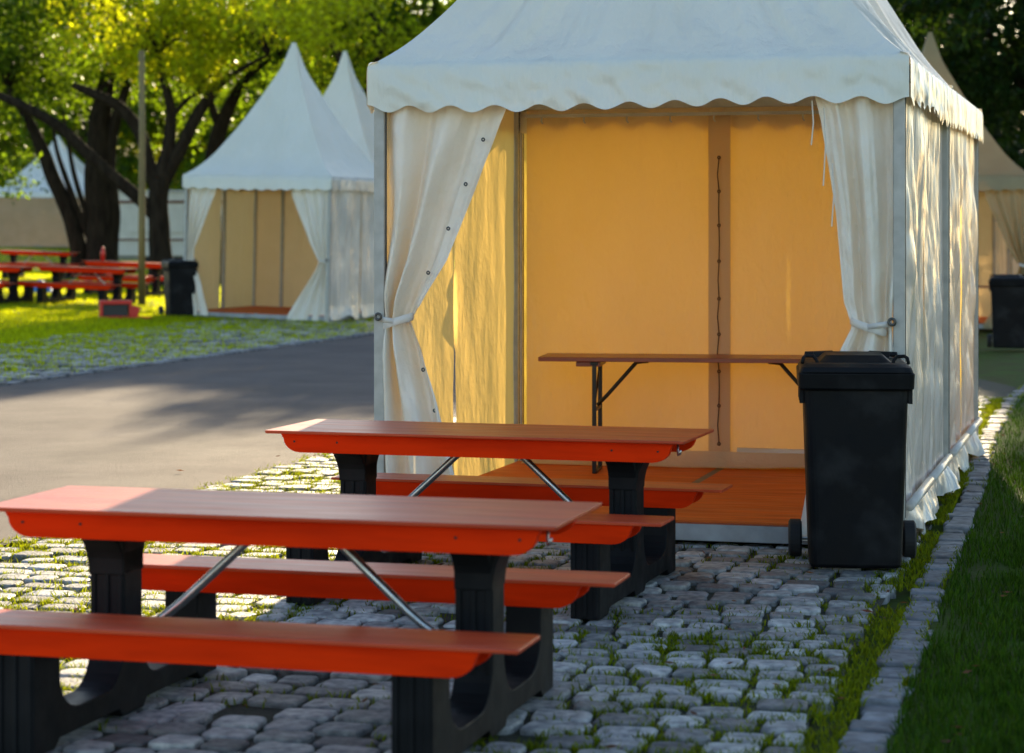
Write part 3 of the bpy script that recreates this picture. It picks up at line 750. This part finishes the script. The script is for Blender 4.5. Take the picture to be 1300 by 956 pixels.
b = MB(); b.tube([(.36, -.02, .05), (.45, -.1, .03), (.55, -.05, .02), (.62, -.2, .02), (.5, -.3, .02)], .018, 8); b.build('cable', M['red'], rb, smooth=True)
p = GP(51, 372); bt = MB()
bt.grid(lambda s, t: (p.x+(s-.5)*.62+.06*nz(s*4, t*4, 0, 1, 2), p.y+(t-.5)*.5, p.z+.02+.26*sin(pi*s)**.6*sin(pi*t)**.6*(1+.5*nz(s*6, t*6, 0, 1, 3))), 20, 16)
tag(bt.build('tarpaulin', M['blue'], smooth=True), 'crumpled blue tarpaulin lying under the far tables', 'tarpaulin')
# red bottle on the third far table
tp = tc_.location; b = MB(); n = 12
b.rings([[(r_*cos(2*pi*k/n), r_*sin(2*pi*k/n), z_) for k in range(n)] for r_, z_ in ((.05, 0), (.052, .2), (.03, .27), (.02, .33))])
o = b.build('bottle', M['red'], smooth=True); o.location = tp+Vector((-.62, .2, .757+.02)); tag(o, 'red bottle standing on a far picnic table before the thick trunk', 'bottle')
# trailer behind the trees
p = W(212, 300, 74); p.z = gz(p.x, p.y)
tr = empty('trailer', p, -.1, 'cream white sales trailer standing behind the trunks beyond the far tables', 'trailer')
b = MB(); b.box((0, 1.1, 1.45), (4.4, 2.2, 2.1)); b.build('body', M['white'], tr, bevel=.06, seg=3)
b = MB(); b.box((0, 1.1, 2.53), (4.5, 2.3, .06)); b.build('roof', M['white'], tr, bevel=.02)
b = MB(); b.box((0, -.012, 2.18), (4.3, .03, .09)); b.box((0, -.012, .95), (4.3, .03, .06)); b.build('stripe', M['trim'], tr)
b = MB(); b.box((.2, -.02, 1.6), (2.9, .03, .85)); b.build('shutter', M['white'], tr, bevel=.01)
for s in (-1, 1):
    b = MB(); b.rings([[(s*.5+r_*cos(2*pi*k/20), y_, .3+r_*sin(2*pi*k/20)) for k in range(20)] for r_, y_ in ((.2, .05), (.3, .07), (.3, .24), (.2, .26))]); b.build('wheel', M['rubber'], tr)
b = MB(); b.box((0, .15, .36), (4.2, .06, .1)); b.build('chassis', M['grey'], tr)

# ------------------------------------------------------------------ trees
def smooth_path(pts, n=6):
    P = [Vector(p[:3]) for p in pts]; r = [p[3] for p in pts]; out, rad = [], []
    for i in range(len(P)-1):
        a, b_, c, d = P[max(i-1, 0)], P[i], P[i+1], P[min(i+2, len(P)-1)]
        for k in range(n):
            t = k/n
            out.append(.5*((2*b_)+(c-a)*t+(2*a-5*b_+4*c-d)*t*t+(3*b_-a-3*c+d)*t**3)); rad.append(r[i]+(r[i+1]-r[i])*t)
    out.append(P[-1]); rad.append(r[-1])
    return [q+Vector((nz(q.x, q.y, q.z, 1.1, 2), 0, 0))*rr*.35 for q, rr in zip(out, rad)], rad
def cluster_leaves(cl, per, size):
    Ps = []
    for (x, y, z, rx, ry, rz_) in cl:
        n = int(per*rx*rz_*2.2); d = rng.normal(0, 1, (n, 3)); d /= np.linalg.norm(d, axis=1)[:, None]
        rad = rng.uniform(.15, 1, n)**.6
        Ps.append(np.array([x, y, z])+d*rad[:, None]*np.array([rx, ry, rz_]))
    return np.concatenate(Ps)
def tree(name, label, base, limbs, crowns, m, per=90, size=.17, group='trees of the park', twig=True):
    t = empty(name, base, 0, label, 'tree', group); B = Vector(base); b = MB()
    for lp in limbs:
        pa, ra = smooth_path([(*(Vector(q[:3])-B), q[3]) for q in lp]); b.tube(pa, ra, 12)
    # crowns: (x, y, z, rx, ry, rz, number of clumps, clump size)
    cl = []
    for (x, y, z, rx, ry, rz_, n, cs) in crowns:
        for _ in range(n):
            d = Vector((random.gauss(0, 1), random.gauss(0, 1), random.gauss(0, 1))).normalized()*random.uniform(.25, 1)**.5
            k = cs*random.uniform(.55, 1.35)
            cl.append((x+d.x*rx-B.x, y+d.y*ry-B.y, z+d.z*rz_-B.z, k, k, k*.6))
    if twig:
        tips = [Vector(q[-1][:3])-B for q in limbs]
        for c in random.sample(cl, min(len(cl), 26)):
            e = Vector(c[:3]); s = min(tips, key=lambda q: (q-e).length); mid = (s+e)/2+Vector((0, 0, .25))
            if (s-e).length < 3.8:
                pa, ra = smooth_path([(*s, .05), (*mid, .03), (*e, .012)]); b.tube(pa, ra, 6)
    b.build('trunk', M['bark'], t, smooth=True)
    P = cluster_leaves(cl, per, size); vq, fq = leaf_quads(P, size, .55, 0, .35)
    np_mesh('crown', vq, fq, m, t)
    return t
def L_(d, *pts): return [(*W(px, py, d), r) for px, py, r in pts]
def base(px, d): x = (px-650)*d/F; return (x, d, gz(x, d)-.05)
def C(px, py, d, rx, ry, rz_, n, cs): p = W(px, py, d); return (p.x, p.y, p.z, rx, ry, rz_, n, cs)
# thick multi-stemmed tree on the left
D = 63; bz = base(128, D)
tree('broadleaf_tree', 'thick dark trunk with several stems, behind the far tables, left of the pole', bz,
     [[(*bz, .52)]+L_(D, (128, 300, .42), (126, 220, .38), (128, 150, .3), (140, 90, .2), (150, 40, .1)),
      L_(D, (140, 345, .22), (142, 270, .22), (139, 200, .2), (150, 140, .15), (170, 90, .08)),
      [(*base(101, D), .25)]+L_(D, (96, 300, .23), (76, 245, .21), (55, 195, .19), (40, 160, .15), (10, 110, .09)),
      L_(D, (112, 300, .09), (98, 265, .09), (84, 225, .08), (72, 190, .06), (66, 150, .04)),
      L_(D, (114, 290, .08), (104, 255, .08), (93, 215, .07), (86, 180, .05), (80, 140, .03))],
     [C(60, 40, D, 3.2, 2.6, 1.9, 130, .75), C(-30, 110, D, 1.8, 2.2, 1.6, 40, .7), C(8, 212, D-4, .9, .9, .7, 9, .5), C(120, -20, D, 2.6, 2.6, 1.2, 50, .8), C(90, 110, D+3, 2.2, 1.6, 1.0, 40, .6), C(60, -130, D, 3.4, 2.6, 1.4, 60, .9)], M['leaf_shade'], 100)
# forked tree in the middle
D = 58; bz = base(203, D)
tree('broadleaf_tree', 'forked dark tree just right of the pole with long bare limbs', bz,
     [[(*bz, .36)]+L_(D, (203, 320, .29), (200, 270, .26), (205, 228, .25)),
      L_(D, (205, 228, .25), (214, 190, .17), (217, 145, .14), (209, 105, .11), (200, 70, .06)),
      L_(D, (205, 235, .22), (226, 195, .18), (247, 150, .16), (272, 115, .12), (300, 92, .07), (340, 70, .04)),
      L_(D, (201, 240, .2), (186, 200, .17), (172, 160, .16), (150, 135, .15), (120, 120, .13), (92, 108, .08)),
      L_(D, (200, 278, .19), (175, 250, .17), (142, 222, .16), (110, 194, .155), (74, 160, .14), (37, 138, .13), (0, 122, .10), (-45, 100, .05)),
      L_(D, (217, 150, .08), (235, 128, .06), (252, 118, .03))],
     [C(225, 62, D, 1.7, 2.2, 1.05, 62, .55), C(160, 30, D, 2.2, 2.4, 1.2, 60, .6), C(300, 20, D, 2.2, 2.2, 1.0, 52, .55), C(255, 90, D-1, .8, .9, .5, 16, .4), C(220, -90, D, 2.8, 2.4, 1.6, 60, .8)], M['leaf_sunlit'], 100, .16)
# slimmer tree behind the open tent
D = 61; bz = base(272, D)
tree('broadleaf_tree', 'slim leaning trunk seen directly left of the far open tent\'s pointed roof', bz,
     [[(*bz, .26)]+L_(D, (268, 260, .24), (271, 205, .23), (280, 165, .21), (293, 130, .17), (318, 95, .1), (350, 70, .05)),
      L_(D, (280, 165, .13), (268, 130, .1), (262, 95, .05))],
     [C(360, 40, D, 3.6, 2.4, 1.7, 70, .75), C(410, 75, D+4, 2.0, 2.0, 1.6, 36, .7), C(270, 60, D, 2.2, 2.0, 1.5, 46, .7), C(350, -60, D, 3.4, 2.4, 1.8, 60, .9), C(240, 130, D+4, 1.8, 1.2, 1.4, 36, .6)], M['leaf_shade'], 85, .18)
# sunlit tree above the white roofs
D = 57.5; bz = base(455, D)
tree('broadleaf_tree', 'tree with leaves coloured a sunlit yellow green above the two far white roofs', bz,
     [[(*bz, .28)]+L_(D, (455, 250, .24), (450, 150, .18), (430, 70, .1), (390, 20, .05)), L_(D, (452, 170, .14), (470, 100, .1), (490, 50, .05))],
     [C(390, 20, D-6, 1.9, 1.6, .85, 42, .5), C(340, -5, D-4, 1.8, 1.8, .7, 34, .5), C(455, 60, D, 1.6, 1.8, 1.5, 30, .6)], M['leaf_sunlit'], 105, .17)
D = 95; bz = base(520, D)
tree('broadleaf_tree', 'rounded tree far behind, left of the big tent\'s roof', bz,
     [[(*bz, .35)]+L_(D, (520, 200, .3), (515, 100, .2), (510, 40, .08)), L_(D, (516, 130, .16), (540, 80, .1), (565, 50, .05))],
     [C(500, 90, D, 3.0, 2.6, 2.7, 80, .95), C(560, 70, D+3, 2.0, 2.0, 1.6, 36, .8), C(475, 30, D, 2.0, 2.0, 1.2, 26, .8)], M['leaf_sunlit'], 62, .22)
D = 112; bz = base(590, D)
tree('broadleaf_tree', 'most distant tree top touching the left slope of the big roof', bz,
     [[(*bz, .35)]+L_(D, (590, 200, .3), (588, 80, .2), (585, 30, .08))],
     [C(585, 40, D, 2.6, 2.4, 2.4, 60, .95), C(620, 100, D, 3.2, 2.4, 2.6, 60, 1.0)], M['leaf'], 55, .24)
# row of trees closing the view
k = 0
lab = ['distant green tree filling the left edge behind the closed tent', 'distant green tree between the thick trunk and the pole', 'distant bright green tree right of the forked trunk', 'distant green tree low behind the open tent\'s roof', 'distant tree behind the second white roof']
for px, d, top, mm in ((5, 125, 2, 'leaf_shade'), (105, 118, 10, 'leaf'), (240, 122, 6, 'leaf_sunlit'), (340, 116, 0, 'leaf'), (450, 128, 20, 'leaf')):
    bz = base(px, d)
    tree('broadleaf_tree', lab[k], bz, [[(*bz, .4)]+L_(d, (px, 230, .3), (px+5, 120, .2), (px, 60, .08))],
         [C(px, 150, d, 3.8, 3, 4.4, 95, 1.15), C(px+30, 225, d, 3.2, 2.5, 1.8, 45, 1.1), C(px-45, 240, d, 3.2, 2.5, 1.6, 40, 1.1), C(px, 40, d, 4.0, 3, 2.4, 75, 1.1), C(px+50, 120, d+4, 3.4, 2, 3.6, 80, 1.1), C(px-50, 120, d+5, 3.4, 2, 3.6, 80, 1.1)], M[mm], 62, .27); k += 1
for x, d, top, lb in ((-2.2, 62, 10.8, 'tree added behind the left of the big tent to shade the road'), (3.6, 60, 11.0, 'hidden tree added behind the middle of the big tent to shade the road'), (.3, 76, 14.2, 'taller tree added further back behind the big tent to shade the road'), (5.2, 75, 14.4, 'taller hidden tree added behind the right half of the big tent to shade the road')):  # added trees, placed behind the tent to shade the road
    bz = (x, d, -.05)
    tree('broadleaf_tree', lb, bz, [[(*bz, .35), (x, d, 3, .28), (x+.2, d, 6, .2), (x+.1, d, 8.5, .08)], [(x, d, 4, .18), (x+1, d, 6, .12), (x+1.8, d, 7.5, .05)]],
         [(x, d, top-2.6, 3.2, 2.6, 2.3, 150, .85), (x, d, top-4.6, 2.4, 2.2, 1.6, 50, .7)], M['leaf'], 70, .24)
for px, d, lb in ((820, 116, 'distant park tree closing the view behind the big tent'), (960, 112, 'distant park tree behind the two back to back tents')):
    bz = base(px, d); bz = (bz[0], bz[1], -.05)
    tree('broadleaf_tree', lb, bz, [[(*bz, .4), (bz[0], d, 4, .3), (bz[0]+.2, d, 8, .12)]], [(bz[0], d, 6.5, 4, 3, 4.0, 90, 1.15), (bz[0]-4, d+2, 4.5, 3, 3, 3.2, 50, 1.1), (bz[0]+4, d+2, 4.5, 3, 3, 3.2, 50, 1.1)], M['leaf'], 45, .27)
# dark chestnuts on the right
for px, d, lb, cr_ in ((1330, 50, 'dark chestnut tree over the far right tent, its leaves hanging beside the roof', [C(1265, 60, 50, 1.6, 2, 1.5, 75, .6), C(1210, 5, 47, 1.1, 1.8, .55, 30, .5), C(1350, 120, 50, 1.8, 2, 2.2, 60, .6), C(1160, -5, 48, .7, 1.4, .3, 12, .4), C(1290, -90, 49, 2.6, 2.4, 1.3, 80, .8), C(1310, -110, 41, 2.0, 2.4, 1.2, 60, .7), C(1190, -150, 52, 1.8, 1.8, 1.0, 40, .7), C(1235, -95, 51, 2.2, 2.2, 1.6, 70, .8), C(1225, 35, 44, .35, .5, .3, 7, .3)]),
                        (1265, 60, 'dark leafy tree behind the far right tent, below the chestnut', [C(1270, 170, 60, 2.2, 2, 2.4, 100, .75), C(1200, 60, 60, 1.5, 2, 2.0, 50, .75), C(1330, 240, 60, 1.6, 2, 1.2, 40, .7), C(1240, 270, 62, 2, 2, .9, 40, .7), C(1170, 10, 62, 1.4, 2, 1.6, 50, .7)])):
    bz = base(px, d); bz = (bz[0], bz[1], -.05)
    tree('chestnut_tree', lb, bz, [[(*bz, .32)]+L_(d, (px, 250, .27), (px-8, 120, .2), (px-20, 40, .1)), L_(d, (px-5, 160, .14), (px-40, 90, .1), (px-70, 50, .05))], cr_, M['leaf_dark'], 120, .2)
bz = (9.2, 21, -.05)  # tree added out of view to darken the verge
tree('chestnut_tree', 'unseen chestnut tree added out of view right of the verge, its crown shading the grass', bz, [[(*bz, .3), (9.2, 21, 3, .25), (9.0, 21, 6, .15)], [(9.2, 21, 3.4, .15), (8, 19, 5.4, .1), (6.6, 17, 6.8, .05)]],
     [(8.0, 18.5, 7.2, 3.2, 5.5, 1.6, 110, .95)], M['leaf_dark'], 40, .3)
bz = (17.5, 80, -.05)
tree('broadleaf_tree', 'dark green tree closing the view behind the right hand tents', bz, [[(*bz, .4), (17.5, 80, 4, .3), (17.7, 80, 8, .1)]],
     [(17.5, 80, 4.5, 3.4, 3, 4.0, 110, 1.1), (22, 82, 4, 3, 3, 3.5, 70, 1.1)], M['leaf_dark'], 50, .26)

# ------------------------------------------------------------------ camera, light, sky
cd = bpy.data.cameras.new('camera'); cam = bpy.data.objects.new('camera', cd); COL.objects.link(cam)
cam.location = (0, 0, H); cam.rotation_euler = (pi/2, 0, 0)
cd.sensor_width = 36; cd.lens = F/1300*36; cd.shift_y = -(478-YH)/1300; cd.clip_start = .1; cd.clip_end = 2000
cd.dof.use_dof = True; cd.dof.focus_distance = 12.4; cd.dof.aperture_fstop = 2.9
scene.camera = cam
SUN_AZ, SUN_EL = R(7.0), R(15)           # azimuth from straight ahead towards the right
sd = bpy.data.lights.new('sun', 'SUN'); sun = bpy.data.objects.new('sun', sd); COL.objects.link(sun)
to_sun = Vector((sin(SUN_AZ)*cos(SUN_EL), cos(SUN_AZ)*cos(SUN_EL), sin(SUN_EL)))
sun.rotation_euler = to_sun.to_track_quat('Z', 'Y').to_euler()
sd.energy = 5.0; sd.angle = R(.6); sd.color = (1.0, .80, .52)
w = bpy.data.worlds.new('World'); scene.world = w; w.use_nodes = True
nt = w.node_tree; sk = nt.nodes.new('ShaderNodeTexSky'); sk.sky_type = 'NISHITA'; sk.sun_disc = False
sk.sun_elevation = SUN_EL; sk.sun_rotation = SUN_AZ; sk.air_density = 1.0; sk.dust_density = .4; sk.ozone_density = 1.4
nt.links.new(sk.outputs[0], nt.nodes['Background'].inputs['Color']); nt.nodes['Background'].inputs['Strength'].default_value = .10
vs = scene.view_settings; vs.view_transform = 'Standard'; vs.look = 'None'; vs.exposure = 1.6; vs.gamma = 1
cy = scene.cycles; cy.max_bounces = 10; cy.diffuse_bounces = 5; cy.transmission_bounces = 6; cy.sample_clamp_indirect = 6
